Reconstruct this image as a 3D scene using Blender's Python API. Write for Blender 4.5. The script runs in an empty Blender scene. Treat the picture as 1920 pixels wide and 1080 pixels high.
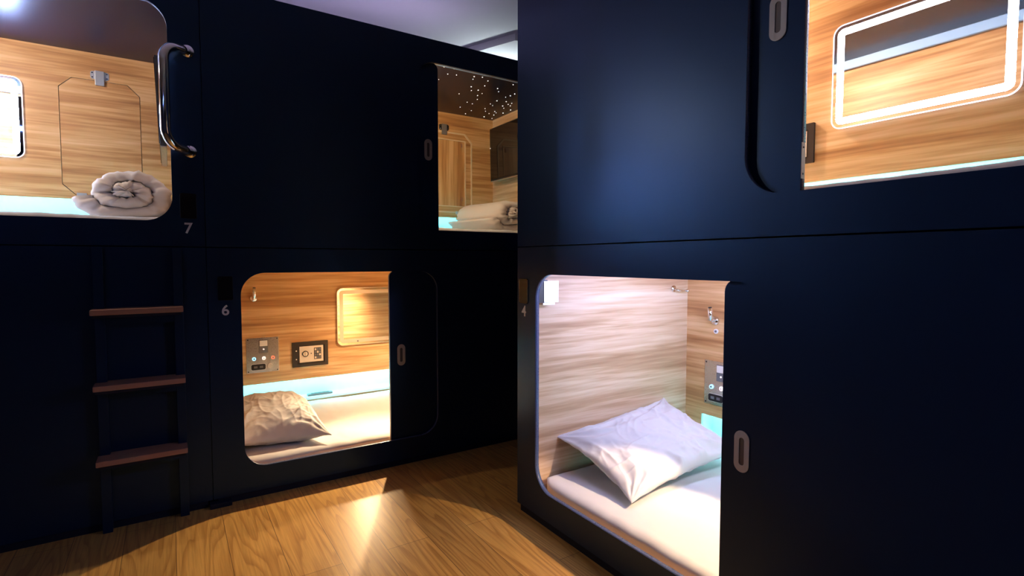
import bpy, bmesh, math, random
from mathutils import Vector, Matrix, noise
C = bpy.context.scene.collection
SC = bpy.context.scene
PI = math.pi

# ------------------------------------------------------------------ camera
cam_d = bpy.data.cameras.new('camera'); cam = bpy.data.objects.new('camera', cam_d); C.objects.link(cam)
cam_d.sensor_width = 36; cam_d.lens = 988.35 / 1920 * 36; cam_d.clip_start = 0.02
fw = Vector((0.54374296, 0.8376900, -0.05117679)); rt = Vector((0.83878985, -0.54445531, 0)); up = Vector((0.02784192, 0.04294056, 0.99868961))
m = Matrix.Identity(4)
for i in range(3):
    m[i][0] = rt[i]; m[i][1] = up[i]; m[i][2] = -fw[i]
m.translation = (0, -2.7554, 1.1376)
cam.matrix_world = m
SC.camera = cam
# ------------------------------------------------------------------ world + exposure
w = bpy.data.worlds.new('world'); SC.world = w; w.use_nodes = True
w.node_tree.nodes['Background'].inputs[0].default_value = (0.02, 0.03, 0.08, 1)
w.node_tree.nodes['Background'].inputs[1].default_value = 0.05
SC.view_settings.view_transform = 'Standard'; SC.view_settings.look = 'None'
SC.view_settings.exposure = 0.0; SC.view_settings.gamma = 1.0; SC.view_settings.use_curve_mapping = False

def lamp(name, kind, loc, energy, color, size=0.02, rot=(0, 0, 0), size_y=None, spot=None, parent=None, blend=0.3):
    l = bpy.data.lights.new(name, kind); l.energy = energy; l.color = color
    if kind == 'AREA':
        l.size = size
        if size_y: l.shape = 'RECTANGLE'; l.size_y = size_y
    else: l.shadow_soft_size = size
    if kind == 'SPOT': l.spot_size = spot; l.spot_blend = blend
    o = bpy.data.objects.new(name, l); o.location = loc; o.rotation_euler = rot; C.objects.link(o)
    if parent: o.parent = parent
    return o
WARM = (1.0, 0.70, 0.40); COOL = (0.62, 0.72, 1.0); CYAN = (0.10, 0.85, 0.95)
# room ambience: one dim bluish fill light added far behind the camera, no fixture
lamp('corridor_fill', 'AREA', (-1.9, -3.6, 2.70), 9.0, (0.22, 0.36, 1.0), 1.2, (0, 0, 0), 0.3)

# ------------------------------------------------------------------ materials
def mat(name, col=(.8, .8, .8), rough=.5, metal=0, emit=None, es=0, spec=.5, bump=0, bscale=200, coat=0, tint=None):
    M = bpy.data.materials.new(name); M.use_nodes = True
    nt = M.node_tree; b = nt.nodes['Principled BSDF']
    b.inputs['Base Color'].default_value = (*col, 1); b.inputs['Roughness'].default_value = rough
    b.inputs['Metallic'].default_value = metal; b.inputs['Specular IOR Level'].default_value = spec
    b.inputs['Coat Weight'].default_value = coat
    if tint: b.inputs['Specular Tint'].default_value = (*tint, 1)
    if emit: b.inputs['Emission Color'].default_value = (*emit, 1); b.inputs['Emission Strength'].default_value = es
    tc = nt.nodes.new('ShaderNodeTexCoord'); n = nt.nodes.new('ShaderNodeTexNoise')
    n.inputs['Scale'].default_value = bscale; n.inputs['Detail'].default_value = 3
    nt.links.new(tc.outputs['Object'], n.inputs['Vector'])
    mr = nt.nodes.new('ShaderNodeMapRange'); mr.inputs['To Min'].default_value = max(0, rough - .03); mr.inputs['To Max'].default_value = min(1, rough + .03)
    nt.links.new(n.outputs['Fac'], mr.inputs['Value']); nt.links.new(mr.outputs['Result'], b.inputs['Roughness'])
    if bump:
        bp = nt.nodes.new('ShaderNodeBump'); bp.inputs['Strength'].default_value = bump; bp.inputs['Distance'].default_value = .002
        nt.links.new(n.outputs['Fac'], bp.inputs['Height']); nt.links.new(bp.outputs['Normal'], b.inputs['Normal'])
    return M

def wood(name, axis='H', stops=((.0, (.33, .15, .055)), (.38, (.52, .275, .11)), (.55, (.63, .37, .165)), (.8, (.74, .48, .25)), (1, (.80, .56, .32))), rough=.42, seed=0.0):
    """streaky laminate; grain runs level (H) or upright (V)"""
    M = bpy.data.materials.new(name); M.use_nodes = True
    nt = M.node_tree; N = nt.nodes; Lk = nt.links; b = N['Principled BSDF']
    tc = N.new('ShaderNodeTexCoord'); mp = N.new('ShaderNodeMapping')
    mp.inputs['Location'].default_value = (seed, seed * .7, seed * 1.3)
    sc = (.55, .55, 9) if axis == 'H' else (9, 9, .55)
    mp.inputs['Scale'].default_value = sc
    Lk.new(tc.outputs['Object'], mp.inputs['Vector'])
    n1 = N.new('ShaderNodeTexNoise'); n1.inputs['Scale'].default_value = 1.3; n1.inputs['Detail'].default_value = 4; n1.inputs['Roughness'].default_value = .55; n1.inputs['Distortion'].default_value = .5
    Lk.new(mp.outputs['Vector'], n1.inputs['Vector'])
    mp2 = N.new('ShaderNodeMapping'); mp2.inputs['Scale'].default_value = tuple(s * (3.2 if s > 1 else 2.2) for s in sc)
    Lk.new(tc.outputs['Object'], mp2.inputs['Vector'])
    n2 = N.new('ShaderNodeTexNoise'); n2.inputs['Scale'].default_value = 2.2; n2.inputs['Detail'].default_value = 5; n2.inputs['Distortion'].default_value = .3
    Lk.new(mp2.outputs['Vector'], n2.inputs['Vector'])
    mx = N.new('ShaderNodeMath'); mx.operation = 'MULTIPLY_ADD'; mx.inputs[1].default_value = .38
    ad = N.new('ShaderNodeMath'); ad.operation = 'MULTIPLY'; ad.inputs[1].default_value = .62
    Lk.new(n1.outputs['Fac'], ad.inputs[0]); Lk.new(n2.outputs['Fac'], mx.inputs[0]); Lk.new(ad.outputs[0], mx.inputs[2])
    mr = N.new('ShaderNodeMapRange'); mr.inputs['From Min'].default_value = .33; mr.inputs['From Max'].default_value = .66
    Lk.new(mx.outputs[0], mr.inputs['Value'])
    cr = N.new('ShaderNodeValToRGB'); e = cr.color_ramp.elements
    e[0].position = stops[0][0]; e[0].color = (*stops[0][1], 1); e[1].position = stops[-1][0]; e[1].color = (*stops[-1][1], 1)
    for p, c in stops[1:-1]:
        q = e.new(p); q.color = (*c, 1)
    Lk.new(mr.outputs['Result'], cr.inputs['Fac']); Lk.new(cr.outputs['Color'], b.inputs['Base Color'])
    b.inputs['Roughness'].default_value = rough; b.inputs['Specular IOR Level'].default_value = .5
    return M

def floor_mat():
    M = bpy.data.materials.new('oak plank flooring'); M.use_nodes = True
    nt = M.node_tree; N = nt.nodes; Lk = nt.links; b = N['Principled BSDF']
    tc = N.new('ShaderNodeTexCoord'); sp = N.new('ShaderNodeSeparateXYZ'); Lk.new(tc.outputs['Object'], sp.inputs[0])
    cb = N.new('ShaderNodeCombineXYZ')
    ax = N.new('ShaderNodeMath'); ax.operation = 'ADD'; ax.inputs[1].default_value = 7 - .166
    ay = N.new('ShaderNodeMath'); ay.operation = 'ADD'; ay.inputs[1].default_value = 12.29
    Lk.new(sp.outputs['X'], ax.inputs[0]); Lk.new(sp.outputs['Y'], ay.inputs[0])
    Lk.new(ay.outputs[0], cb.inputs['X']); Lk.new(ax.outputs[0], cb.inputs['Y'])
    bk = N.new('ShaderNodeTexBrick'); bk.offset = .37; bk.offset_frequency = 2; bk.squash = 1
    bk.inputs['Scale'].default_value = 1; bk.inputs['Brick Width'].default_value = 1.15; bk.inputs['Row Height'].default_value = .175
    bk.inputs['Mortar Size'].default_value = .0011; bk.inputs['Mortar Smooth'].default_value = .3; bk.inputs['Bias'].default_value = 0
    bk.inputs['Color1'].default_value = (0, 0, 0, 1); bk.inputs['Color2'].default_value = (1, 1, 1, 1); bk.inputs['Mortar'].default_value = (.5, .5, .5, 1)
    Lk.new(cb.outputs[0], bk.inputs['Vector'])
    # per-row offset so that the figure never continues across a seam
    fl = N.new('ShaderNodeMath'); fl.operation = 'DIVIDE'; fl.inputs[1].default_value = .175; Lk.new(ax.outputs[0], fl.inputs[0])
    f2 = N.new('ShaderNodeMath'); f2.operation = 'FLOOR'; Lk.new(fl.outputs[0], f2.inputs[0])
    wn = N.new('ShaderNodeTexWhiteNoise'); wn.noise_dimensions = '1D'; Lk.new(f2.outputs[0], wn.inputs['W'])
    off = N.new('ShaderNodeVectorMath'); off.operation = 'SCALE'; off.inputs['Scale'].default_value = 17; Lk.new(wn.outputs['Color'], off.inputs[0])
    av = N.new('ShaderNodeVectorMath'); av.operation = 'ADD'; Lk.new(tc.outputs['Object'], av.inputs[0]); Lk.new(off.outputs[0], av.inputs[1])
    # cathedral rings: warped distance bands
    mp = N.new('ShaderNodeMapping'); mp.inputs['Scale'].default_value = (8.5, .62, 1); Lk.new(av.outputs[0], mp.inputs['Vector'])
    n1 = N.new('ShaderNodeTexNoise'); n1.inputs['Scale'].default_value = 1.0; n1.inputs['Detail'].default_value = 2; n1.inputs['Roughness'].default_value = .35; n1.inputs['Distortion'].default_value = .15
    Lk.new(mp.outputs[0], n1.inputs['Vector'])
    k = N.new('ShaderNodeMath'); k.operation = 'MULTIPLY'; k.inputs[1].default_value = 15; Lk.new(n1.outputs['Fac'], k.inputs[0])
    fr = N.new('ShaderNodeMath'); fr.operation = 'FRACT'; Lk.new(k.outputs[0], fr.inputs[0])
    rr = N.new('ShaderNodeValToRGB'); e = rr.color_ramp.elements; e[0].position = 0; e[0].color = (0, 0, 0, 1); e[1].position = .5; e[1].color = (1, 1, 1, 1); q = e.new(.92); q.color = (.85, .85, .85, 1); q = e.new(1); q.color = (0, 0, 0, 1)
    Lk.new(fr.outputs[0], rr.inputs['Fac'])
    mp2 = N.new('ShaderNodeMapping'); mp2.inputs['Scale'].default_value = (110, 3.5, 1); Lk.new(av.outputs[0], mp2.inputs['Vector'])
    n2 = N.new('ShaderNodeTexNoise'); n2.inputs['Scale'].default_value = 1.6; n2.inputs['Detail'].default_value = 4; Lk.new(mp2.outputs[0], n2.inputs['Vector'])
    g = N.new('ShaderNodeMix'); g.data_type = 'RGBA'; g.inputs['A'].default_value = (.47, .245, .065, 1); g.inputs['B'].default_value = (.66, .385, .110, 1); Lk.new(rr.outputs['Color'], g.inputs['Factor'])
    g2 = N.new('ShaderNodeMix'); g2.data_type = 'RGBA'; g2.blend_type = 'MULTIPLY'; g2.inputs['Factor'].default_value = .45
    pr = N.new('ShaderNodeValToRGB'); pr.color_ramp.elements[0].position = .3; pr.color_ramp.elements[0].color = (.5, .45, .4, 1); pr.color_ramp.elements[1].position = .65; pr.color_ramp.elements[1].color = (1, 1, 1, 1)
    Lk.new(n2.outputs['Fac'], pr.inputs['Fac']); Lk.new(g.outputs['Result'], g2.inputs['A']); Lk.new(pr.outputs['Color'], g2.inputs['B'])
    tone = N.new('ShaderNodeMix'); tone.data_type = 'RGBA'; tone.inputs['A'].default_value = (.82, .80, .78, 1); tone.inputs['B'].default_value = (1.1, 1.08, 1.02, 1); Lk.new(bk.outputs['Color'], tone.inputs['Factor'])
    g3 = N.new('ShaderNodeMix'); g3.data_type = 'RGBA'; g3.blend_type = 'MULTIPLY'; g3.inputs['Factor'].default_value = 1; Lk.new(g2.outputs['Result'], g3.inputs['A']); Lk.new(tone.outputs['Result'], g3.inputs['B'])
    g4 = N.new('ShaderNodeMix'); g4.data_type = 'RGBA'; g4.inputs['B'].default_value = (.10, .055, .025, 1); Lk.new(bk.outputs['Fac'], g4.inputs['Factor']); Lk.new(g3.outputs['Result'], g4.inputs['A'])
    Lk.new(g4.outputs['Result'], b.inputs['Base Color'])
    b.inputs['Roughness'].default_value = .33; b.inputs['Specular IOR Level'].default_value = .45
    bp = N.new('ShaderNodeBump'); bp.inputs['Strength'].default_value = .12; bp.inputs['Distance'].default_value = .001
    Lk.new(n2.outputs['Fac'], bp.inputs['Height']); Lk.new(bp.outputs[0], b.inputs['Normal'])
    return M

M = dict(
    navy=mat('navy satin laminate', (.005, .011, .036), .37, spec=1.0, bscale=60, tint=(.24, .48, 1)),
    navy_dark=mat('navy matt board', (.006, .010, .026), .6, spec=.3),
    edge=mat('lit-toned navy edge', (.07, .10, .20), .28, spec=.6), rail=mat('cyan-lit alu rail', (.38, .62, .95), .35, spec=.5), pull=mat('satin nickel pull', (.58, .54, .50), .38, .25),  # LED light on jambs and rail is mixed into the edge and rail colours
    wood=wood('zebrano laminate', 'H'), wood2=wood('pale zebrano laminate', 'H', stops=((.0, (.40, .23, .12)), (.38, (.56, .36, .21)), (.55, (.66, .46, .29)), (.8, (.75, .57, .40)), (1, (.80, .64, .47))), seed=5.3), woodv=wood('upright zebrano laminate', 'V', seed=2.1),
    tread=mat('brown wood tread', (.38, .19, .13), .5, bscale=30, bump=.1),
    cream=mat('cream edge band', (.78, .62, .42), .45),
    white=mat('white laminate', (.82, .84, .86), .4), starceil=mat('black satin ceiling', (.006, .007, .020), .30, spec=.4, tint=(.4, .5, 1)),
    steel=mat('brushed steel', (.62, .60, .58), .28, 1, bscale=400), chrome=mat('chrome', (.86, .87, .9), .06, 1), alu=mat('satin aluminium', (.70, .76, .84), .3, .7),
    black=mat('black plastic', (.012, .012, .015), .35), gloss=mat('black glass', (.006, .006, .008), .05), grey=mat('grey plastic', (.16, .16, .18), .45),
    silver=mat('champagne silver paint', (.68, .62, .56), .35, .3), wplas=mat('white plastic', (.85, .84, .84), .4),
    fabric=mat('white cotton', (.70, .70, .71), .9, spec=.2, bump=.25, bscale=900), duvet=mat('cream quilt cotton', (.74, .69, .67), .92, spec=.2, bump=.25, bscale=700),
    mirror=mat('mirror glass', (.82, .84, .86), .015, 1), frost=mat('frosted glass band', (.72, .66, .60), .42, .9),
    led_blue=mat('blue white LED', (.9, .9, 1), .4, emit=(.42, .58, 1.0), es=190.0), fill_white=mat('neutral white fill tube', (.9, .9, 1), .4, emit=(.84, .98, 1.0), es=120), led_dim=mat('dimmed LED', (.9, .9, 1), .4, emit=(.66, .66, 1.0), es=12.0),
    led_white=mat('cool white LED', (.9, .9, 1), .4, emit=(.80, .77, 1.0), es=42.0), led_edge=mat('glowing glass edge', (.9, .9, 1), .3, emit=(.72, .72, 1.0), es=2.2),
    led_cyan=mat('cyan LED strip', (.3, .9, .9), .4, emit=(.06, .62, .71), es=82), bulb=mat('warm lamp glass', (.9, .8, .7), .4, emit=(1, .74, .45), es=60),
    star=mat('fibre star point', (1, 1, 1), .4, emit=(.95, .97, 1), es=4), plaster=mat('painted ceiling plaster', (.60, .58, .60), .8, bscale=20, bump=.05),
    wallp=mat('dark painted wall', (.05, .05, .07), .7), num=mat('white vinyl number', (.78, .80, .86), .5),
    b_blue=mat('blue button light', (.2, .4, .6), .3, emit=(.35, .75, 1), es=1.6), b_white=mat('white button light', (.8, .8, .8), .3, emit=(1, .9, .9), es=1.0), b_red=mat('red button light', (.6, .1, .05), .3, emit=(1, .25, .12), es=1.1),
    fill_violet=mat('violet fill tube', (.5, .3, .9), .4, emit=(.72, .60, 1.0), es=20), pull_dark=mat('shaded metal cup', (.16, .14, .13), .45, .6),
    floor=floor_mat())

# ------------------------------------------------------------------ mesh helpers
def obj(name, bm, m, parent=None, smooth=False, loc=None, rot=None):
    me = bpy.data.meshes.new(name); bm.normal_update(); bm.to_mesh(me); bm.free()
    for k in (m if isinstance(m, (list, tuple)) else [m]): me.materials.append(M[k])
    if smooth:
        for p in me.polygons: p.use_smooth = True
    o = bpy.data.objects.new(name, me); C.objects.link(o)
    if parent: o.parent = parent
    if loc: o.location = loc
    if rot: o.rotation_euler = rot
    return o
def box(bm, x0, x1, y0, y1, z0, z1, mi=0, bev=0):
    r = bmesh.ops.create_cube(bm, size=1)
    vs = r['verts']
    for v in vs: v.co = Vector(((x0 + x1) / 2 + v.co.x * (x1 - x0), (y0 + y1) / 2 + v.co.y * (y1 - y0), (z0 + z1) / 2 + v.co.z * (z1 - z0)))
    fs = set(f for v in vs for f in v.link_faces)
    for f in fs: f.material_index = mi
    if bev: bmesh.ops.bevel(bm, geom=list(set(e for v in vs for e in v.link_edges)), offset=bev, segments=2, affect='EDGES', profile=.7)
    return bm
def B(*a, **k): return box(bmesh.new(), *a, **k)
def cyl(bm, p0, p1, r0, r1=None, seg=20, caps=True):
    r1 = r0 if r1 is None else r1
    p0 = Vector(p0); p1 = Vector(p1); d = p1 - p0
    mt = Matrix.Translation((p0 + p1) / 2) @ d.to_track_quat('Z', 'Y').to_matrix().to_4x4()
    bmesh.ops.create_cone(bm, cap_ends=caps, segments=seg, radius1=r0, radius2=r1, depth=d.length, matrix=mt)
    return bm
def tube(bm, pts, r, seg=14):
    """round bar along a smoothed path"""
    pts = [Vector(p) for p in pts]; rings = []; prev = None
    for i, p in enumerate(pts):
        t = (pts[min(i + 1, len(pts) - 1)] - pts[max(i - 1, 0)]).normalized()
        a = prev if prev is not None else (Vector((0, 0, 1)) if abs(t.z) < .9 else Vector((1, 0, 0)))
        a = (a - t * a.dot(t)).normalized(); prev = a; b = t.cross(a)
        rings.append([bm.verts.new(p + r * (math.cos(2 * PI * k / seg) * a + math.sin(2 * PI * k / seg) * b)) for k in range(seg)])
    for i in range(len(rings) - 1):
        for k in range(seg): bm.faces.new((rings[i][k], rings[i][(k + 1) % seg], rings[i + 1][(k + 1) % seg], rings[i + 1][k]))
    bm.faces.new(rings[0][::-1]); bm.faces.new(rings[-1])
    return bm
def rrect(x0, x1, z0, z1, r, n=10):
    out = []
    rs = r if isinstance(r, (list, tuple)) else [r] * 4   # lower-left, lower-right, upper-right, upper-left
    for (cx, cz, a0, q) in ((x0 + rs[0], z0 + rs[0], PI, rs[0]), (x1 - rs[1], z0 + rs[1], 1.5 * PI, rs[1]), (x1 - rs[2], z1 - rs[2], 0, rs[2]), (x0 + rs[3], z1 - rs[3], .5 * PI, rs[3])):
        if q < 1e-5: out.append((cx, cz)); continue
        for i in range(n + 1):
            a = a0 + .5 * PI * i / n; out.append((cx + q * math.cos(a), cz + q * math.sin(a)))
    return out
def circ(cx, cz, r, n=28): return [(cx + r * math.cos(2 * PI * i / n), cz + r * math.sin(2 * PI * i / n)) for i in range(n)]
def plate(name, loops, d0, d1, mats, parent, mode='FB', off=(0, 0, 0), bevel=0):
    """board in the u-z plane, first loop the outline, others holes; thickness from d0 to d1"""
    cu = bpy.data.curves.new('c', 'CURVE'); cu.dimensions = '2D'; cu.fill_mode = 'BOTH'; cu.extrude = (d1 - d0) / 2 - bevel; cu.bevel_depth = bevel
    for lp in loops:
        s = cu.splines.new('POLY'); s.points.add(len(lp) - 1); s.use_cyclic_u = True
        for i, p in enumerate(lp): s.points[i].co = (p[0], p[1], 0, 1)
    t = bpy.data.objects.new('t', cu); C.objects.link(t)
    bpy.context.view_layer.update()
    me = bpy.data.meshes.new_from_object(t.evaluated_get(bpy.context.evaluated_depsgraph_get()))
    bpy.data.objects.remove(t); bpy.data.curves.remove(cu)
    bm = bmesh.new(); bm.from_mesh(me); bpy.data.meshes.remove(me)
    bmesh.ops.remove_doubles(bm, verts=bm.verts, dist=1e-6)
    for v in bm.verts: v.co = Vector((v.co.x, (d0 + d1) / 2 - v.co.z, v.co.y)) + Vector(off)
    bmesh.ops.recalc_face_normals(bm, faces=bm.faces)
    o = obj(name, bm, mats, parent)
    if isinstance(mats, (list, tuple)):
        for p in o.data.polygons:
            n = p.normal.y
            p.material_index = 0 if n < -.5 else 1 if n > .5 else min(2, len(mats) - 1)
    return o
def thing(name, label, cat, loc=(0, 0, 0), rz=0, group=None):
    o = bpy.data.objects.new(name, None); C.objects.link(o); o.empty_display_size = .05
    o.location = loc; o.rotation_euler = (0, 0, rz); tag(o, label, cat, group); return o
def tag(o, label, cat, group=None):
    o['label'] = label; o['category'] = cat
    if group: o['group'] = group
    return o
def struct(o): o['kind'] = 'structure'; return o
def number(ch, cu, cz, h, parent, d=-.0005, mk='num'):
    c = bpy.data.curves.new('n', 'FONT'); c.body = ch; c.size = h * 1.40; c.extrude = .0006; c.align_x = 'CENTER'; c.offset = .0011
    t = bpy.data.objects.new('n', c); C.objects.link(t); bpy.context.view_layer.update()
    me = bpy.data.meshes.new_from_object(t.evaluated_get(bpy.context.evaluated_depsgraph_get())); bpy.data.objects.remove(t)
    zs = [v.co.y for v in me.vertices]; zm = (min(zs) + max(zs)) / 2; xs = [v.co.x for v in me.vertices]; xm = (min(xs) + max(xs)) / 2
    for v in me.vertices: v.co = Vector((v.co.x - xm + cu, d - v.co.z, v.co.y - zm + cz))
    me.materials.clear(); me.materials.append(M[mk])
    o = bpy.data.objects.new('number_sign', me); C.objects.link(o); o.parent = parent
    return o

# frames: pods of the left bank stand along X (depth +Y); pods of the right bank along -Y (depth +X)
FL = dict(o=Vector((.14, 0)), a=0.0); FLL = dict(o=Vector((-2.09, 0)), a=0.0); FR = dict(o=Vector((1.312, -.778)), a=-PI / 2)
def W(F, u, d, z=0):
    c, s = math.cos(F['a']), math.sin(F['a'])
    return Vector((F['o'].x + c * u - s * d, F['o'].y + s * u + c * d, z))
U1, DB, WT = 2.23, 1.066, .082       # unit length, depth to the back wall, end-wall thickness

# ------------------------------------------------------------------ room shell
struct(obj('floor', B(-3.3, 4.6, -5.2, 1.6, -.06, 0), 'floor'))
struct(obj('ceiling', B(-3.3, 4.6, -5.2, 1.6, 2.75, 2.85), 'plaster'))
struct(obj('wall_back', B(-3.3, 4.6, 1.5, 1.6, 0, 2.75), 'wallp'))
struct(obj('wall_front', B(-3.3, 4.6, -5.2, -5.1, 0, 2.75), 'wallp'))
struct(obj('wall_left', B(-3.3, -3.2, -5.1, 1.5, 0, 2.75), 'wallp'))
struct(obj('wall_right', B(4.5, 4.6, -5.1, 1.5, 0, 2.75), 'wallp'))
# bulkhead dropping slightly from the ceiling behind the right bank
bm = bmesh.new(); vs = [bm.verts.new(p) for p in ((1.93, .86, 2.70), (2.10, .44, 2.70), (3.4, -.1, 2.70), (3.4, 1.5, 2.70), (1.93, 1.5, 2.70))]
f = bm.faces.new(vs); r = bmesh.ops.extrude_face_region(bm, geom=[f]); bmesh.ops.translate(bm, verts=[v for v in r['geom'] if isinstance(v, bmesh.types.BMVert)], vec=(0, 0, .05)); bmesh.ops.recalc_face_normals(bm, faces=bm.faces)
struct(obj('trim_1', bm, 'plaster'))

# ------------------------------------------------------------------ pods
def pod(F, b, z0, z1, zo, uo, ud, label, doorside, octo=None, stars=False, closed=False, nich=True, num=None, lockz=None, locku=None):
    """b: base level; z0..z1 facade; zo, uo the opening; ud the sliding door"""
    t = thing('sleeping_capsule', label, 'sleeping capsule', W(F, 0, 0, 0), F['a'], 'stacked navy sleeping capsules')
    g = .0018
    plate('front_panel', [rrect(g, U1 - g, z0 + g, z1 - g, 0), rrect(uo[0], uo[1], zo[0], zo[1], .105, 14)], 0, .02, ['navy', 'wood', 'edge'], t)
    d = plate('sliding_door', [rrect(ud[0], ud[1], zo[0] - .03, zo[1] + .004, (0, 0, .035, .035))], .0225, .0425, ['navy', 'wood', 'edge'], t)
    zc = b + 1.105; zf = b + .05
    if z0 < .2 : obj('plinth', B(.02, U1 - .02, .006, DB, 0, z0 + .004), 'navy_dark', t)
    obj('side_wall', B(0, WT, .02, DB + .13, z0 + .004, z1 - .004), ['navy', 'wood2'], t)
    obj('side_wall', B(U1 - WT, U1, .02, DB + .13, z0 + .004, z1 - .004), ['navy', 'wood2'], t)
    for o in t.children:
        if o.name.startswith('side_wall'):
            for p in o.data.polygons:
                inner = (p.center.x < 1 and p.normal.x > .5) or (p.center.x > 1 and p.normal.x < -.5)
                p.material_index = 1 if inner else 0
    holes = []
    if nich: holes.append(rrect(.183, 2.05, b + .150, b + .284, 0))
    if octo: holes.append(octo)
    plate('back_wall', [rrect(WT, U1 - WT, b + .04, zc, 0)] + holes, DB, DB + .018, ['wood', 'wood', 'cream'], t)
    obj('outer_back', B(WT, U1 - WT, DB + .11, DB + .13, z0 + .004, z1 - .004), 'navy_dark', t)
    c = obj('ceiling_panel', B(WT, U1 - WT, .02, DB + .11, zc, z1 - .004), 'starceil' if b > 1 else 'wood', t)
    obj('bed_base', B(WT, U1 - WT, .021, DB, z0 + .006, zf), 'wood', t)
    if nich:
        bm = bmesh.new()
        box(bm, .175, 2.058, DB + .10, DB + .108, b + .142, b + .30)       # back
        box(bm, .175, 2.058, DB + .018, DB + .10, b + .142, b + .150)     # shelf
        box(bm, .175, 2.058, DB + .018, DB + .10, b + .30, b + .308)      # top
        box(bm, .175, .183, DB + .018, DB + .10, b + .150, b + .30); box(bm, 2.05, 2.058, DB + .018, DB + .10, b + .150, b + .30)
        s = obj('wall_niche', bm, 'white', t)
        obj('led_strip', B(.19, 2.04, DB + .024, DB + .034, b + .290, b + .299), 'led_cyan', s)
        obj('niche_lip', B(.183, 2.05, DB - .010, DB + .02, b + .136, b + .1497, bev=.002), 'alu', s)
    if b > 1 and not closed:
        obj('door_rail', B(WT + .002, U1 - WT - .002, .046, .062, b + 1.056, b + 1.104), 'rail', t)
    if doorside is not None:
        u, z = doorside
        pr = plate('door_pull', [rrect(u - .0225, u + .0225, z - .0585, z + .0585, .0224, 10), rrect(u - .0085, u + .0085, z - .040, z + .040, .0084, 10)], .0195, .0224, 'pull', d, bevel=.0008)
        obj('recessed_cup', B(u - .012, u + .012, .0216, .0221, z - .0465, z + .0465), 'pull_dark', d)
    if locku is not None:
        u, z = locku, lockz
        k = plate('door_lock', [rrect(u - .030, u + .030, z - .054, z + .054, .006)], -.006, 0, 'gloss', t, bevel=.001)
        for s in (-1, 1): obj('lock_edge', B(u + s * .0305 - .0012, u + s * .0305 + .0012, -.0055, 0, z - .05, z + .05), 'chrome', k)
    if num: number(num[0], num[1], num[2], .047, t)
    return t
LO = (.148, 1.081); HI = (1.312, 2.245); TOP = 2.37; SEAM = 1.199
def octagon(x0, x1, z0, z1, c): return [(x0 + c, z0), (x1 - c, z0), (x1, z0 + c), (x1, z1 - c), (x1 - c, z1), (x0 + c, z1), (x0, z1 - c), (x0, z0 + c)]
p7 = pod(FLL, 1.2, 1.2, TOP, HI, (1.05, 2.108), (.25, 1.25), 'navy sleeping capsule 7 with chrome grab handle, above the ladder', None, octo=octagon(1.604, 1.972, 1.505, 2.155, .058), num=('7', 2.166, 1.283), lockz=1.381, locku=2.167)
p5 = pod(FLL, .036, .03, SEAM, LO, (.136, 1.14), (.1, 1.2), 'plain closed navy sleeping capsule behind the ladder, at lower left', None, closed=True, nich=False)
p6 = pod(FL, .036, .03, SEAM, LO, (.136, 1.14), (.865, 1.78), 'navy sleeping capsule 6 on the floor, with safe and pillow inside', (.928, .616), num=('6', .071, .911), lockz=1.012, locku=.072)
p9 = pod(FL, 1.2, 1.2, TOP, HI, (1.03, 2.06), (.25, 1.162), 'upper navy sleeping capsule with starry ceiling, above capsule 6', (1.10, 1.763), octo=octagon(1.45, 1.952, 1.522, 2.16, .065))
p4 = pod(FR, .036, .03, SEAM, LO, (.140, 1.197), (1.043, 1.96), 'navy sleeping capsule 4 at lower right with open white bed', (1.108, .603), num=('4', .053, .917), lockz=1.005, locku=.055)
p8 = pod(FR, 1.2, 1.2, TOP, HI, (1.111, 2.11), (.35, 1.251), 'upper right navy sleeping capsule with a glowing rectangular mirror', (1.183, 1.765))
# striker plate on the edge of the upper right door and latch bodies behind the jambs
door8 = [c for c in p8.children if c.name.startswith('sliding_door')][0]
lt = obj('latch_plate', B(1.2508, 1.2516, .024, .041, 1.345, 1.435), 'wplas', door8)
for z in (1.357, 1.423): obj('screw', cyl(bmesh.new(), (1.2515, .0325, z), (1.2524, .0325, z), .0025, seg=10), 'black', lt)
lb = obj('latch_body', B(.118, .126, .03, .075, .955, 1.055), 'black', p4)
obj('latch_cover', B(.126, .1285, .055, .135, .955, 1.050, bev=.001), 'alu', lb)
obj('latch_bracket', B(.1, .128, .05, .115, .945, .9545), 'alu', lb)
# fibre stars in the ceiling of the upper middle capsule
random.seed(4)
sm = None; stars_n = 0
pts = []
while len(pts) < 95:
    u = random.uniform(1.1, 2.14); d = random.uniform(.08, 1.05)
    if all((u - a) ** 2 + (d - c) ** 2 > .035 ** 2 for a, c in pts): pts.append((u, d))
s0 = None
for u, d in pts:
    if s0 is None:
        bm = bmesh.new(); cyl(bm, (0, 0, 0), (0, 0, -.0012), .0027, seg=8); s0 = obj('star_light', bm, 'star', p9); o = s0
    else:
        o = s0.copy(); C.objects.link(o); o.parent = p9
    o.location = (u, d, 2.3048); k = random.choice((.7, .85, 1, 1.25)); o.scale = (k, k, 1)

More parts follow.
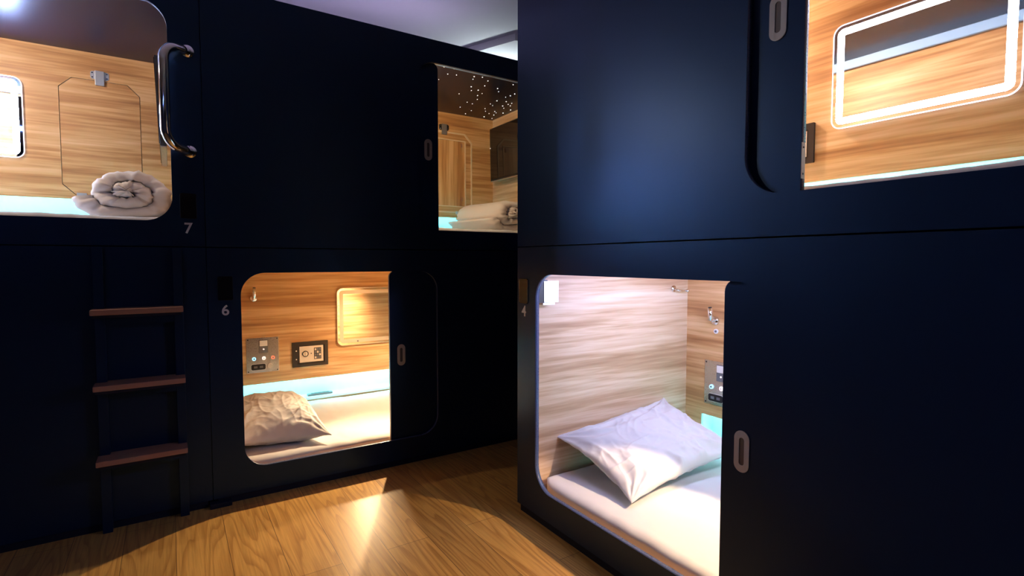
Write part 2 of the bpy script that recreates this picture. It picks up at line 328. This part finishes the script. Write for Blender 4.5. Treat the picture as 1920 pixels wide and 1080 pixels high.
# ------------------------------------------------------------------ fixtures on the back walls
def mirror(F, u0, u1, z0, z1, lit, label, led='led_white'):
    t = thing('wall_mirror', label, 'mirror', W(F, (u0 + u1) / 2, DB, z0), F['a'], 'rectangular mirrors on the capsule back walls')
    w = u1 - u0; h = z1 - z0; a = w / 2
    plate('backing', [rrect(-a + .006, a - .006, .006, h - .006, .034)], -.012, -.0005, 'wplas', t)
    plate('glass', [rrect(-a + .002, a - .002, .002, h - .002, .038)], -.016, -.012, 'mirror', t)
    plate('glass_edge', [rrect(-a, a, 0, h, .040), rrect(-a + .004, a - .004, .004, h - .004, .036)], -.0168, -.0118, 'led_edge' if lit else 'frost', t)
    plate('light_band', [rrect(-a + .018, a - .018, .018, h - .018, .024), rrect(-a + .044, a - .044, .044, h - .044, .004)], -.0168, -.0160, led if lit else 'frost', t)
    if not lit: plate('touch_switch', [circ(.105 - a + .04, .026, .006)], -.0175, -.0168, 'grey', t)
    return t
m7 = mirror(FLL, .81, 1.459, 1.685, 2.110, True, 'lit rectangular mirror at the left edge of the photo, inside capsule 7', 'led_blue')
m8 = mirror(FR, .815, 1.412, 1.688, 2.112, True, 'large glowing rectangular mirror in the upper right capsule')
m6 = mirror(FL, .848, 1.46, .531, .946, False, 'unlit frosted-edge mirror on the wood wall of capsule 6')
m4 = mirror(FR, .81, 1.41, .531, .946, True, 'lit rectangular mirror behind the door of capsule 4', 'led_dim')

def panel(F, u, z, label, group='steel control panels'):
    t = thing('control_panel', label, 'control panel', W(F, u, DB, z), F['a'], group)
    obj('plate', B(0, .197, -.004, -.0003, 0, .231, bev=.001), 'steel', t)
    for x in (.010, .187):
        for zz in (.010, .221): obj('screw', cyl(bmesh.new(), (x, -.0055, zz), (x, -.0035, zz), .004, seg=12), 'black', t)
    s = obj('rocker_switch', B(.076, .130, -.010, -.0035, .130, .216, bev=.0015), 'grey', t)
    obj('switch_key', B(.079, .127, -.0135, -.0095, .176, .213, bev=.002), 'wplas', s)
    obj('indicator_light', cyl(bmesh.new(), (.103, -.0112, .155), (.103, -.0095, .155), .005, seg=14), 'b_white', s)
    for x, k in ((.045, 'b_blue'), (.104, 'b_white'), (.160, 'b_red')):
        bt = obj('push_button', cyl(bmesh.new(), (x, -.009, .094), (x, -.0035, .094), .0115, seg=20), k, t, )
        obj('button_cap', cyl(bmesh.new(), (x, -.0115, .094), (x, -.0085, .094), .0052, seg=16), 'grey' if k != 'b_white' else 'wplas', bt)
    so = plate('socket', [rrect(.028, .113, .020, .056, .009)], -.008, -.0038, 'black', t, bevel=.001)
    obj('usb_port', B(.043, .064, -.0088, -.0078, .031, .045), 'grey', so); obj('usb_port', B(.078, .098, -.0088, -.0078, .031, .045), 'grey', so)
    plate('socket_trim', [rrect(.025, .116, .017, .059, .011), rrect(.028, .113, .020, .056, .009)], -.0062, -.0038, 'wplas', t)
    obj('round_knob', cyl(bmesh.new(), (.140, -.012, .040), (.140, -.0035, .040), .016, .017, seg=24), 'silver', t)
    return t
panel(FL, .265, .398, 'steel control panel with three light buttons, left of the safe in capsule 6')
panel(FR, .204, .384, 'half hidden steel control panel inside capsule 4, above the cyan niche')

def safe(F, u, z, label, flip=False):
    t = thing('wall_safe', label, 'safe', W(F, u, DB, z), F['a'], 'small black-framed wall safes')
    fr = plate('frame', [rrect(0, .236, 0, .172, .002), rrect(.030, .212, .022, .146, .001)], -.012, -.0004, 'black', t)
    obj('door', B(.030, .212, -.004, -.0006, .022, .146), 'black', t)
    pl = obj('face_plate', B(.046, .204, -.0075, -.004, .029, .140, bev=.001), 'silver', t)
    k = obj('dial', cyl(bmesh.new(), (.084, -.013, .088), (.084, -.0075, .088), .019, seg=28), 'silver', t)
    plate('dial_ring', [circ(.084, .088, .021), circ(.084, .088, .0155)], -.0135, -.0075, 'black', k)
    obj('grip', B(.0815, .0865, -.017, -.013, .073, .103, bev=.001), 'silver', k)
    obj('keyhole', cyl(bmesh.new(), (.123, -.009, .088), (.123, -.0074, .088), .004, seg=12), 'black', t)
    kp = obj('keypad', B(.142, .190, -.0095, -.0075, .046, .126), 'black', t)
    for i in range(3):
        for j in range(4): obj('key', B(.1455 + i * .0148, .1570 + i * .0148, -.0112, -.0095, .050 + j * .0190, .0645 + j * .0190, bev=.0006), 'grey' if (i + j) % 3 else 'silver', kp)
    for zz in (.055, .113): obj('hinge_pin', cyl(bmesh.new(), (.0245, -.0135, zz), (.0245, -.0118, zz), .0045, seg=12), 'wplas', t)
    return t
safe(FL, .547, .408, 'small wall safe with keypad in capsule 6, right of the control panel')
safe(FR, .507, 1.568, 'black-framed wall safe cut off by the door edge of the upper right capsule')

def reading_lamp(F, u, z, label):
    t = thing('reading_lamp', label, 'lamp', W(F, u, DB, z), F['a'], 'chrome wall reading lamps')
    bm = bmesh.new(); cyl(bm, (0, -.002, 0), (0, -.0125, 0), .024, .019, seg=28); obj('wall_rose', bm, 'chrome', t, True)
    bm = bmesh.new(); bmesh.ops.create_uvsphere(bm, u_segments=18, v_segments=10, radius=.0125, matrix=Matrix.Translation((0, -.024, .006))); cyl(bm, (0, -.010, 0), (0, -.03, .004), .006); obj('ball_joint', bm, 'chrome', t, True)
    bm = bmesh.new(); cyl(bm, (0, -.040, .006), (0, -.048, .070), .0135, .0115, seg=24); h = obj('lamp_head', bm, 'chrome', t, True)
    bm = bmesh.new(); cyl(bm, (0, -.0478, .068), (0, -.0486, .0745), .0085, seg=20); obj('lens', bm, 'black', h)
    return t
reading_lamp(FL, .316, .892, 'small chrome reading lamp on the wood wall at upper left in capsule 6')
reading_lamp(FR, .262, .826, 'small chrome reading lamp at the door edge in capsule 4')
k = thing('wall_button', 'tiny white round button below the reading lamp in capsule 4', 'button', W(FR, .268, DB, .772), FR['a'])
obj('ring', cyl(bmesh.new(), (0, -.006, 0), (0, -.0003, 0), .0125, seg=24), 'wplas', k); obj('centre', cyl(bmesh.new(), (0, -.0085, 0), (0, -.005, 0), .006, seg=18), 'grey', k)
# coat hook on the end wall of capsule 4 (wall faces -Y)
ck = thing('coat_hook', 'chrome coat hook on the end wall of capsule 4, near the ceiling', 'hook', (2.255, -.8605, .985), 0)
obj('wall_plate', cyl(bmesh.new(), (0, -.0005, .005), (0, -.010, .005), .017, seg=24), 'chrome', ck, True)
bm = bmesh.new(); tube(bm, [(0, -.008, .005), (0, -.028, 0), (.006, -.036, -.003), (.07, -.040, -.006)], .0055); bmesh.ops.create_uvsphere(bm, u_segments=14, v_segments=8, radius=.010, matrix=Matrix.Translation((.072, -.040, -.006))); obj('hook_arm', bm, 'chrome', ck, True)

# folding table panel of capsule 7 and the hatch of the upper middle capsule
def fold_table(F, o8, label, framed):
    cx = sum(p[0] for p in o8) / 8; z0 = min(p[1] for p in o8)
    t = thing('folding_table', label, 'folding table', W(F, cx, DB, z0), F['a'])
    loc = [(p[0] - cx, p[1] - z0) for p in o8]; x1 = max(p[0] for p in loc); h = max(p[1] for p in loc)
    g = .003 if not framed else .001
    inner = [(p[0] * (1 - g / x1), g + p[1] * (1 - 2 * g / h)) for p in loc]
    if not framed:
        plate('table_top', [inner], .001, .017, ['wood', 'black', 'black'], t)
    else:
        rim = [(p[0] * (1 - .012 / x1), .012 + p[1] * (1 - .024 / h)) for p in loc]
        plate('edge_band', [inner, rim], -.004, .014, 'cream', t)
        hole = rrect(-x1 + .055, x1 - .058, .05, h - .058, 0)
        plate('table_top', [rim, hole], .001, .014, ['wood', 'wood', 'cream'], t)
        plate('inner_trim', [rrect(-x1 + .055, x1 - .058, .05, h - .058, 0), rrect(-x1 + .062, x1 - .065, .057, h - .065, 0)], -.002, .014, 'cream', t)
        plate('inset_panel', [rrect(-x1 + .062, x1 - .065, .057, h - .065, 0)], .010, .014, 'woodv', t)
        for zz in (.10, h - .11): obj('cup_hinge', B(x1 - .098, x1 - .086, .004, .010, zz, zz + .03, bev=.001), 'tread', t)
    # latch at the top
    lx = 0.0 if not framed else .214 - .0
    lx = 0.0
    ca = obj('latch', B(lx - .021, lx + .021, -.014, -.0005, h - .028, h + .052, bev=.002), 'alu' if not framed else 'grey', t)
    plate('latch_plate', [rrect(lx - .042, lx + .042, h + .006, h + .050, .012)], -.004, -.0004, 'alu' if not framed else 'black', ca)
    for sx in (-.033, .033):
        for zz in (h + .016, h + .040): obj('screw', cyl(bmesh.new(), (lx + sx, -.0055, zz), (lx + sx, -.0035, zz), .0038, seg=10), 'chrome', ca)
    for sx in ((-.12, .12) if framed else (-.10, .10)): obj('hinge', B(sx - .022, sx + .022, -.007, -.0005, -.010, .014, bev=.001), 'alu', t)
    return t
fold_table(FLL, octagon(1.604, 1.972, 1.505, 2.155, .058), 'octagonal fold-down wooden table closed against the wall of capsule 7', False)
fold_table(FL, octagon(1.45, 1.952, 1.522, 2.16, .065), 'framed octagonal wooden fold-down table in the starry-ceiling capsule', True)
# dark lining behind the octagonal cut-outs
for F, pp, a, b_ in ((FLL, p7, 1.59, 1.99), (FL, p9, 1.43, 1.97)):
    obj('cavity_lining', B(a, b_, DB + .0205, DB + .024, 1.492, 2.175), 'black', pp)

# televisions on the end walls
def tv(F, u, side, d0, d1, z0, z1, label, tilt=.08):
    """side +1: screen faces -u (mounted on the far end wall)"""
    t = thing('television', label, 'television', W(F, u, (d0 + d1) / 2, z0), F['a'], 'wall-mounted televisions')
    h = z1 - z0; hw = (d1 - d0) / 2
    def tl(bm):
        for v in bm.verts: v.co.x -= (v.co.z) * tilt * side
        return bm
    obj('casing', tl(B(.002 * side, .030 * side, -hw, hw, 0, h, bev=.002) if side > 0 else B(-.030, -.002, -hw, hw, 0, h, bev=.002)), 'black', t)
    obj('screen', tl(B(-.0015, .002, -hw + .008, hw - .008, .012, h - .008)), 'gloss', t)
    obj('stand_light', tl(B(-.003, -.001, hw - .014, hw - .008, h * .62, h * .62 + .008)), 'b_white', t)
    obj('lower_edge', tl(B(.004, .028, -hw, hw, -.006, -.0005)), 'steel', t)
    wall = U1 - WT - u
    bmk = bmesh.new(); box(bmk, .026 - .2 * tilt, wall - .0006, -.06, .06, .14, .24); obj('wall_bracket', bmk, 'black', t)
    return t
tv(FL, 2.078, 1, .32, .985, 1.787, 2.205, 'black television on the end wall of the starry-ceiling capsule', .02)
tv(FLL, 2.066, 1, .36, 1.0, 1.70, 2.13, 'black television seen edge-on beside the chrome handle in capsule 7', .03)

# chrome grab handle on the front of capsule 7
hb = thing('grab_handle', 'tall chrome grab handle beside the opening of capsule 7', 'handle', (.09, 0, 1.625), 0)
def arc(c, r, a0, a1, ax, ay, n=8): return [Vector(c) + r * (math.cos(a0 + (a1 - a0) * i / n) * Vector(ax) + math.sin(a0 + (a1 - a0) * i / n) * Vector(ay)) for i in range(n + 1)]
dirp = Vector((-.088, -.085, 0)); L_ = dirp.length; dn = dirp / L_
zt = .425; rr_ = .072
path = [Vector((0, 0, zt + .004)) , dn * .03 + Vector((0, 0, zt + .003))] + arc(dn * (L_ - rr_) + Vector((0, 0, zt - rr_)), rr_, PI / 2, 0, dn, (0, 0, 1)) + arc(dn * (L_ - rr_) + Vector((0, 0, rr_)), rr_, 0, -PI / 2, dn, (0, 0, 1)) + [dn * .03 + Vector((0, 0, -.003)), Vector((0, 0, -.006))]
obj('bar', tube(bmesh.new(), path, .0195, 24), 'chrome', hb, True)
for z in (zt + .004, -.006): obj('foot', cyl(bmesh.new(), (0, -.0005, z), (0, -.009, z), .026, seg=24), 'chrome', hb, True)

# ladder below capsule 7
ld = thing('ladder', 'navy ladder with three brown treads below capsule 7', 'ladder', (-.112, 0, 0), 0)
for x in (-.135, .140): obj('stile', B(x - .017, x + .017, -.032, -.001, .0, 1.194, bev=.0015), 'navy', ld)
for z in (.333, .638, .943):
    bm = bmesh.new(); box(bm, -.158, .156, -.122, -.033, z - .022, z, bev=.004); box(bm, -.117, .122, -.034, -.002, z - .02, z - .0008); r_ = obj('tread', bm, 'tread', ld)
    obj('tread_bracket', B(-.118, .123, -.032, -.006, z - .070, z - .020), 'navy', r_)
    obj('tread_nosing', B(-.150, .148, -.112, -.034, z - .034, z - .0225), 'navy_dark', r_)
# small adjustable foot under the joint of the lower capsules
ft = obj('levelling_foot', B(-.045, .045, -.030, .02, 0, .022, bev=.004), 'navy_dark', None, loc=(.17, -.001, 0)); tag(ft, 'small dark levelling foot on the floor below capsule 6', 'furniture foot')

# ------------------------------------------------------------------ soft goods
def nz(x, y, z, s=1.0): return noise.noise(Vector((x * s, y * s, z * s)))
def mattress(F, z, label):
    u0, u1, d0, d1, h = WT + .012, U1 - WT - .012, .050, DB - .006, .079
    bm = bmesh.new(); nx, ny, nzz = 150, 76, 6
    r = .03; cr = .10
    def P(i, j, k):
        a = -1 + 2 * i / nx; b = -1 + 2 * j / ny; c = -1 + 2 * k / nzz
        return a, b, c
    W2, D2, H2 = (u1 - u0) / 2, (d1 - d0) / 2, h / 2
    def shape(p):
        x, y, zz = p.x * W2, p.y * D2, p.z * H2
        ax = max(abs(x) - (W2 - cr), 0); ay = max(abs(y) - (D2 - cr), 0)
        if ax > 0 and ay > 0:          # rounded plan corners
            l = math.hypot(ax, ay); m_ = max(ax, ay)
            k = m_ / l; x = math.copysign(W2 - cr + ax * k, x); y = math.copysign(D2 - cr + ay * k, y)
        edge = min(W2 - abs(x), D2 - abs(y)); 
        if zz > 0:
            e = max(0, .035 - edge) / .035; zz -= .016 * e * e * (zz / H2)
            top = zz / H2
            wr = nz(x * 1.0, y * 2.2, 3, 3.0) * .0035 + abs(nz(x * 2.4, y * 1.2, 7, 5.5)) * .0030 + nz(x, y, 1, 22) * .0009
            zz += wr * max(0, top) + .0015
            if edge < .06: zz += nz(x * 14, y * 14, 0, 1.5) * .0022 * max(0, top)
        if abs(p.y) > .98 or abs(p.x) > .98: y += nz(x * 9, zz * 4, 0, 1) * .003
        return Vector((x, y, zz))
    bmesh.ops.create_cube(bm, size=2)
    bm.clear()
    grid = {}
    def V(i, j, k):
        q = (i, j, k)
        if q not in grid: grid[q] = bm.verts.new(shape(Vector(P(i, j, k))))
        return grid[q]
    for i in range(nx):
        for j in range(ny):
            bm.faces.new((V(i, j, nzz), V(i + 1, j, nzz), V(i + 1, j + 1, nzz), V(i, j + 1, nzz)))
            bm.faces.new((V(i, j, 0), V(i, j + 1, 0), V(i + 1, j + 1, 0), V(i + 1, j, 0)))
    for k in range(nzz):
        for i in range(nx):
            bm.faces.new((V(i, 0, k), V(i + 1, 0, k), V(i + 1, 0, k + 1), V(i, 0, k + 1))); bm.faces.new((V(i, ny, k), V(i, ny, k + 1), V(i + 1, ny, k + 1), V(i + 1, ny, k)))
        for j in range(ny):
            bm.faces.new((V(0, j, k), V(0, j, k + 1), V(0, j + 1, k + 1), V(0, j + 1, k))); bm.faces.new((V(nx, j, k), V(nx, j + 1, k), V(nx, j + 1, k + 1), V(nx, j, k + 1)))
    c = W(F, (u0 + u1) / 2, (d0 + d1) / 2, z + h / 2)
    o = obj('mattress', bm, 'fabric', None, True, c, (0, 0, F['a']))
    tag(o, label, 'mattress', 'capsule mattresses in white sheets'); return o
mattress(FL, .0865, 'white-sheeted mattress with wrinkles inside capsule 6')
mattress(FR, .0865, 'white-sheeted mattress inside capsule 4, filling the lower right opening')
mattress(FL, 1.2505, 'white-sheeted mattress in the starry-ceiling capsule, under the rolled quilt')
mattress(FLL, 1.2505, 'white-sheeted mattress in capsule 7, under the rolled quilt')
mattress(FR, 1.2505, 'white-sheeted mattress in the upper right capsule, hidden by the sill')

def pillow(w_, h_, t_, seed, bend=0.0, n=128, sag=0.0, flare=.05, wr=1.0):
    """pillow mesh in the x-y plane, centre at the origin, thickness along z"""
    bm = bmesh.new(); V = {}
    def f(i, j, s):
        a = -1 + 2 * i / n; b = -1 + 2 * j / n
        ca = a * a; cb = b * b
        x = a * w_ / 2 * (1 - .075 * (1 - cb) * ca); y = b * h_ / 2 * (1 - .085 * (1 - ca) * cb)
        prof = max(0.0, (1 - abs(a) ** 2.6) * (1 - abs(b) ** 2.6)) ** .60
        cor = (abs(a) * abs(b)) ** 3
        x += a * flare * .25 * cor; y += b * flare * .25 * cor
        th = t_ / 2 * prof
        # creases that fan out of the corners and along the seam
        fan = 0
        for sx in (-1, 1):
            for sy in (-1, 1):
                dx = a - sx; dy = b - sy; dist = math.hypot(dx, dy); ang = math.atan2(dy, dx)
                fan += math.exp(-dist * 1.7) * math.sin(ang * 13 + seed * 3 + sx * 2 + sy * 1.3 + 2.5 * nz(a * 2, b * 2, seed)) 
        ridge = 1 - abs(nz(a * 1.1 + seed, b * 2.6, s * 4 + seed, 1.5)) * 2
        ridge2 = 1 - abs(nz(a * 3 + b * 1.8 + seed, b * 1.2 - a, s * 9 + seed, 1.9)) * 2
        wa = a + .30 * nz(a * 1.3, b * 1.3, seed + 3); wb = b + .30 * nz(a * 1.3 + 4, b * 1.3, seed + 9)
        def crease(p, q, k, m): return max(0.0, 1 - abs(nz(p, q, s * 3 + seed + k)) * m) ** 1.6
        amp = .35 + .65 * max(0.0, min(1.0, .5 + 1.6 * nz(a * 1.2, b * 1.2, seed + 31)))
        cr = crease(wa * 3.4 + wb * .5, wb * .9, 1, 3.2) * .0062 + crease(wa * 5.4 - wb * .9, wb * 1.5, 13, 3.4) * .0042 + crease(wa * 2.0 + wb * 2.6, wa * .9, 27, 3.6) * .0028
        wk = (fan * .0075 + cr * amp - .003 + (ridge ** 3) * .0025 + nz(a, b, seed + 5, 9) * .0012) * wr
        th = th + wk * min(1, prof * 1.7)
        rim = 1 - min(1, (1 - max(abs(a), abs(b))) * 12)
        zz = s * (th + .0015) + rim * .006 * nz(a * 4, b * 4, seed, 1.6)
        zz += bend * (a * a) + sag * b * b
        return Vector((x, y, zz))
    for s in (1, -1):
        for i in range(n + 1):
            for j in range(n + 1): V[i, j, s] = bm.verts.new(f(i, j, s))
        for i in range(n):
            for j in range(n):
                q = (V[i, j, s], V[i + 1, j, s], V[i + 1, j + 1, s], V[i, j + 1, s])
                bm.faces.new(q if s > 0 else q[::-1])
    for i in range(n):
        for (A, Bq) in (((i, 0), (i + 1, 0)), ((i + 1, n), (i, n)), ((0, i + 1), (0, i)), ((n, i), (n, i + 1))):
            bm.faces.new((V[A + (-1,)], V[Bq + (-1,)], V[Bq + (1,)], V[A + (1,)]))
    return bm
def place(o, origin, ex, ey):
    ex = Vector(ex).normalized(); ey = Vector(ey); ey = (ey - ex * ey.dot(ex)).normalized(); ez = ex.cross(ey)
    mm = Matrix.Identity(4)
    for i in range(3): mm[i][0] = ex[i]; mm[i][1] = ey[i]; mm[i][2] = ez[i]
    mm.translation = origin; o.matrix_world = mm
# capsule 4: leans on the end wall, corners follow the picture
o = obj('pillow', pillow(.70, .47, .135, 1.7, wr=2.1), 'fabric', None, True)
tag(o, 'white pillow leaning against the end wall of capsule 4', 'pillow', 'white pillows')
A = Vector((1.50, -.885, .295)); Cc = Vector((2.21, -.895, .37)); Bc = Vector((1.47, -1.29, .175))
ex = (Cc - A); ey = A - Bc
place(o, (A + Cc) / 2 * .5 + (Bc + Vector((2.18, -1.30, .175))) / 2 * .5 + Vector((0, 0, .045)), ex, ey)
PIL4 = o
# capsule 6: lies flat at the left end
o = obj('pillow', pillow(.66, .45, .20, 6.1, flare=.10, wr=1.5, bend=-.055), 'fabric', None, True)
tag(o, 'plump white pillow lying at the left end of capsule 6', 'pillow', 'white pillows')
place(o, Vector((.468, .465, .276)), (.03, 1, 0), (-1, .03, .05))
PIL6 = o

def quilt_roll(label, loc, rz, ax, az, length, turns, seed, tail, fat=.56):
    """quilt rolled into an oval bundle; roll axis along local y, end face towards -y"""
    bm = bmesh.new(); n = int(54 * turns); rings = []
    pitch = 1.0 / (turns + .30)
    for i in range(n + 1):
        f = i / n; th = -PI / 2 + 2 * PI * turns * f + tail
        s = 1 - pitch * .5 - (f * turns) * pitch * .93
        ct = math.cos(th); sn = math.sin(th)
        cx_ = math.copysign(abs(ct) ** (.52 if sn < 0 else .90), ct) * (1.0 + (.06 if ct < 0 and sn < 0 else 0))
        c = Vector((s * ax * cx_, 0, s * az * sn))
        # squarer oval
        t2 = pitch * fat
        nrm = Vector((cx_ * ax * t2, 0, sn * az * t2))
        ring = []
        prof = rrect(-length / 2, length / 2, -1, 1, 0.001)
        K = 34
        for k in range(K):
            q = 2 * PI * k / K; cx = math.cos(q); sy = math.sin(q)
            yy = length / 2 * math.copysign(abs(cx) ** .22, cx); hh = math.copysign(abs(sy) ** .75, sy)
            yy += .030 * nz(f * 22, seed, 2) + .018 * nz(f * 60, seed, 5) - .035 * f
            wr = .009 * nz(f * 26, yy * 9, seed) + .006 * nz(f * 60, yy * 16, seed + 2)
            fl = .013 * nz(f * 95, seed, 9) * max(0, 1 - abs(abs(yy) - length / 2) / .10)
            p = c + nrm * hh + Vector((0, yy, 0)) + Vector((math.cos(th), 0, math.sin(th))) * (wr + fl)
            p.z = max(p.z, -az * 1.0 + .002 + .0005 * k / K)
            ring.append(bm.verts.new(p))
        rings.append(ring)
    for i in range(n):
        for k in range(len(rings[0])):
            k2 = (k + 1) % len(rings[0]); bm.faces.new((rings[i][k], rings[i][k2], rings[i + 1][k2], rings[i + 1][k]))
    bm.faces.new(rings[0][::-1]); bm.faces.new(rings[-1])
    bmesh.ops.recalc_face_normals(bm, faces=bm.faces)
    o = obj('quilt', bm, 'duvet', None, True, loc, (0, 0, rz)); tag(o, label, 'quilt', 'rolled white quilts'); return o
quilt_roll('rolled cream-white quilt at the right end of capsule 7', (-.158, .63, 1.333 + .136), 0, .205, .134, .50, 2.3, 3.0, -1.3, .53)
quilt_roll('rolled white quilt on the bed of the starry-ceiling capsule', (2.02, .67, 1.333 + .134), .14, .200, .132, .55, 2.3, 8.0, -1.3, .53)

# dark pen-like remote on the shelves of the niches
def remote(F, u, d, z, label):
    t = thing('remote_control', label, 'remote control', W(F, u, d, z), F['a'], 'remote controls in the niches')
    obj('body', B(-.085, .085, -.018, .018, .0003, .014, bev=.004), 'grey', t)
    k = obj('keys', B(-.06, .06, -.012, .012, .0141, .0155), 'black', t)
remote(FL, .735, DB + .045, .036 + .1502, 'dark remote control lying in the cyan niche of capsule 6')
remote(FL, 1.86, DB + .05, 1.2 + .1502, 'dark remote control in the cyan niche of the starry-ceiling capsule')

# ------------------------------------------------------------------ capsule lamps and added fill lights
def ceiling_lamp(F, u, d, zc, drop, label, e, col=WARM, spot=0, aim=None, cone=1.5, down=0, wash=None, washcol=None):
    t = thing('ceiling_lamp', label, 'lamp', W(F, u, d, zc), F['a'], 'capsule ceiling lamps')
    obj('ceiling_rose', cyl(bmesh.new(), (0, 0, -.001), (0, 0, -.012), .045, seg=28), 'wplas', t)
    if drop > .03: obj('stem', cyl(bmesh.new(), (0, 0, -.01), (0, 0, -drop + .012), .006, seg=12), 'chrome', t)
    obj('shade', cyl(bmesh.new(), (0, 0, -drop + .014), (0, 0, -drop + .004), .03, .036, seg=28), 'wplas', t)
    bm = bmesh.new(); bmesh.ops.create_uvsphere(bm, u_segments=16, v_segments=8, radius=.02, matrix=Matrix.Translation((0, 0, -drop + .002)) @ Matrix.Diagonal((1, 1, .5, 1))); obj('bulb', bm, 'bulb', t, True)
    if down:
        o = lamp('bulb_light', 'SPOT', (0, 0, -drop - .014), e * 1.6, washcol or col, .012, parent=t, spot=down, blend=.8)
        if wash: o.rotation_euler = Vector(wash).to_track_quat('-Z', 'Y').to_euler()
    else: lamp('bulb_light', 'POINT', (0, 0, -drop - .014), e, col, .012, parent=t)
    if spot:
        o = lamp('floor_fill_beam', 'SPOT', (0, 0, -drop - .014), spot, col, .012, parent=t, spot=cone, blend=.25 if wash else .7)  # extra spot beside the bulb, added to brighten the floor outside
        o.rotation_euler = Vector(aim).to_track_quat('-Z', 'Y').to_euler()
    return t
ceiling_lamp(FL, 1.14, .60, 1.141, .20, 'warm pendant lamp hidden behind the door of capsule 6', 18, spot=92, cone=1.8, aim=(-.68, -1.5, -.80), down=3.0)
ceiling_lamp(FR, 1.10, .60, 1.141, .20, 'neutral pendant lamp hidden behind the door of capsule 4', 10.5, (1, .66, .36), spot=72, washcol=(.74, .82, 1.0), aim=(-.5, -.7, -1.0), cone=1.03, down=2.2, wash=(-.9, .30, -.28))
ceiling_lamp(FL, 1.00, .13, 2.305, .03, 'warm ceiling lamp behind the door of the starry-ceiling capsule', 27)

ceiling_lamp(FLL, 1.15, .22, 2.305, .03, 'added warm fill lamp at the ceiling of capsule 7, hidden behind its door', 27, (1, .80, .62))  # lamp added to warm the wood and light the quilt face
ceiling_lamp(FR, .22, .92, 2.305, .03, 'added warm fill lamp at the ceiling of the upper right capsule, out of view', 62, (1, .76, .58))  # lamp added to brighten and warm the wood of this capsule
o = lamp('mirror_bounce', 'SPOT', (1.19, 1.035, .665), 28, (1, .68, .38), .03, spot=.95, blend=.5)  # added unseen spot standing in for lamp light the mirror bounces to the floor
o.rotation_euler = Vector((-.5, -1.75, -.665)).to_track_quat('-Z', 'Y').to_euler()
# added cool fill tube under the ceiling of capsule 4, washing its end wall
t = thing('fill_tube', 'added cool white fill tube under the ceiling of capsule 4, above the opening', 'light', W(FR, .62, .50, 1.118), FR['a'])
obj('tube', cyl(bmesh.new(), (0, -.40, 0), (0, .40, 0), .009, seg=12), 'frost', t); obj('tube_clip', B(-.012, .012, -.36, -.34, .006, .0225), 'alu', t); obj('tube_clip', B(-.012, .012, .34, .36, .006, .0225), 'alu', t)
o = lamp('tube_fill', 'AREA', (-.012, 0, -.006), 7.5, (.46, .52, 1.0), .8, parent=t, size_y=.016)
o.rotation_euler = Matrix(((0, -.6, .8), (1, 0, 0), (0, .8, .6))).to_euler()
# added fill tubes lying on top of the left bank, washing the ceiling
t = thing('cove_fill', 'violet fill tube added on top of the left capsule bank to wash the ceiling', 'light', (.7, .42, 2.372), 0)
obj('tube', cyl(bmesh.new(), (-1.6, 0, .018), (.9, 0, .018), .012, seg=12), 'fill_violet', t); obj('tray', B(-1.62, .92, -.02, .02, 0, .006), 'alu', t)
t = thing('cove_fill', 'added white fill tube on top of the capsules near the bulkhead', 'light', (2.25, .9, 2.372), 0)
obj('tube', cyl(bmesh.new(), (0, -.2, .018), (0, .15, .018), .012, seg=12), 'fill_white', t); obj('tray', B(-.02, .02, -.21, .16, 0, .006), 'alu', t)
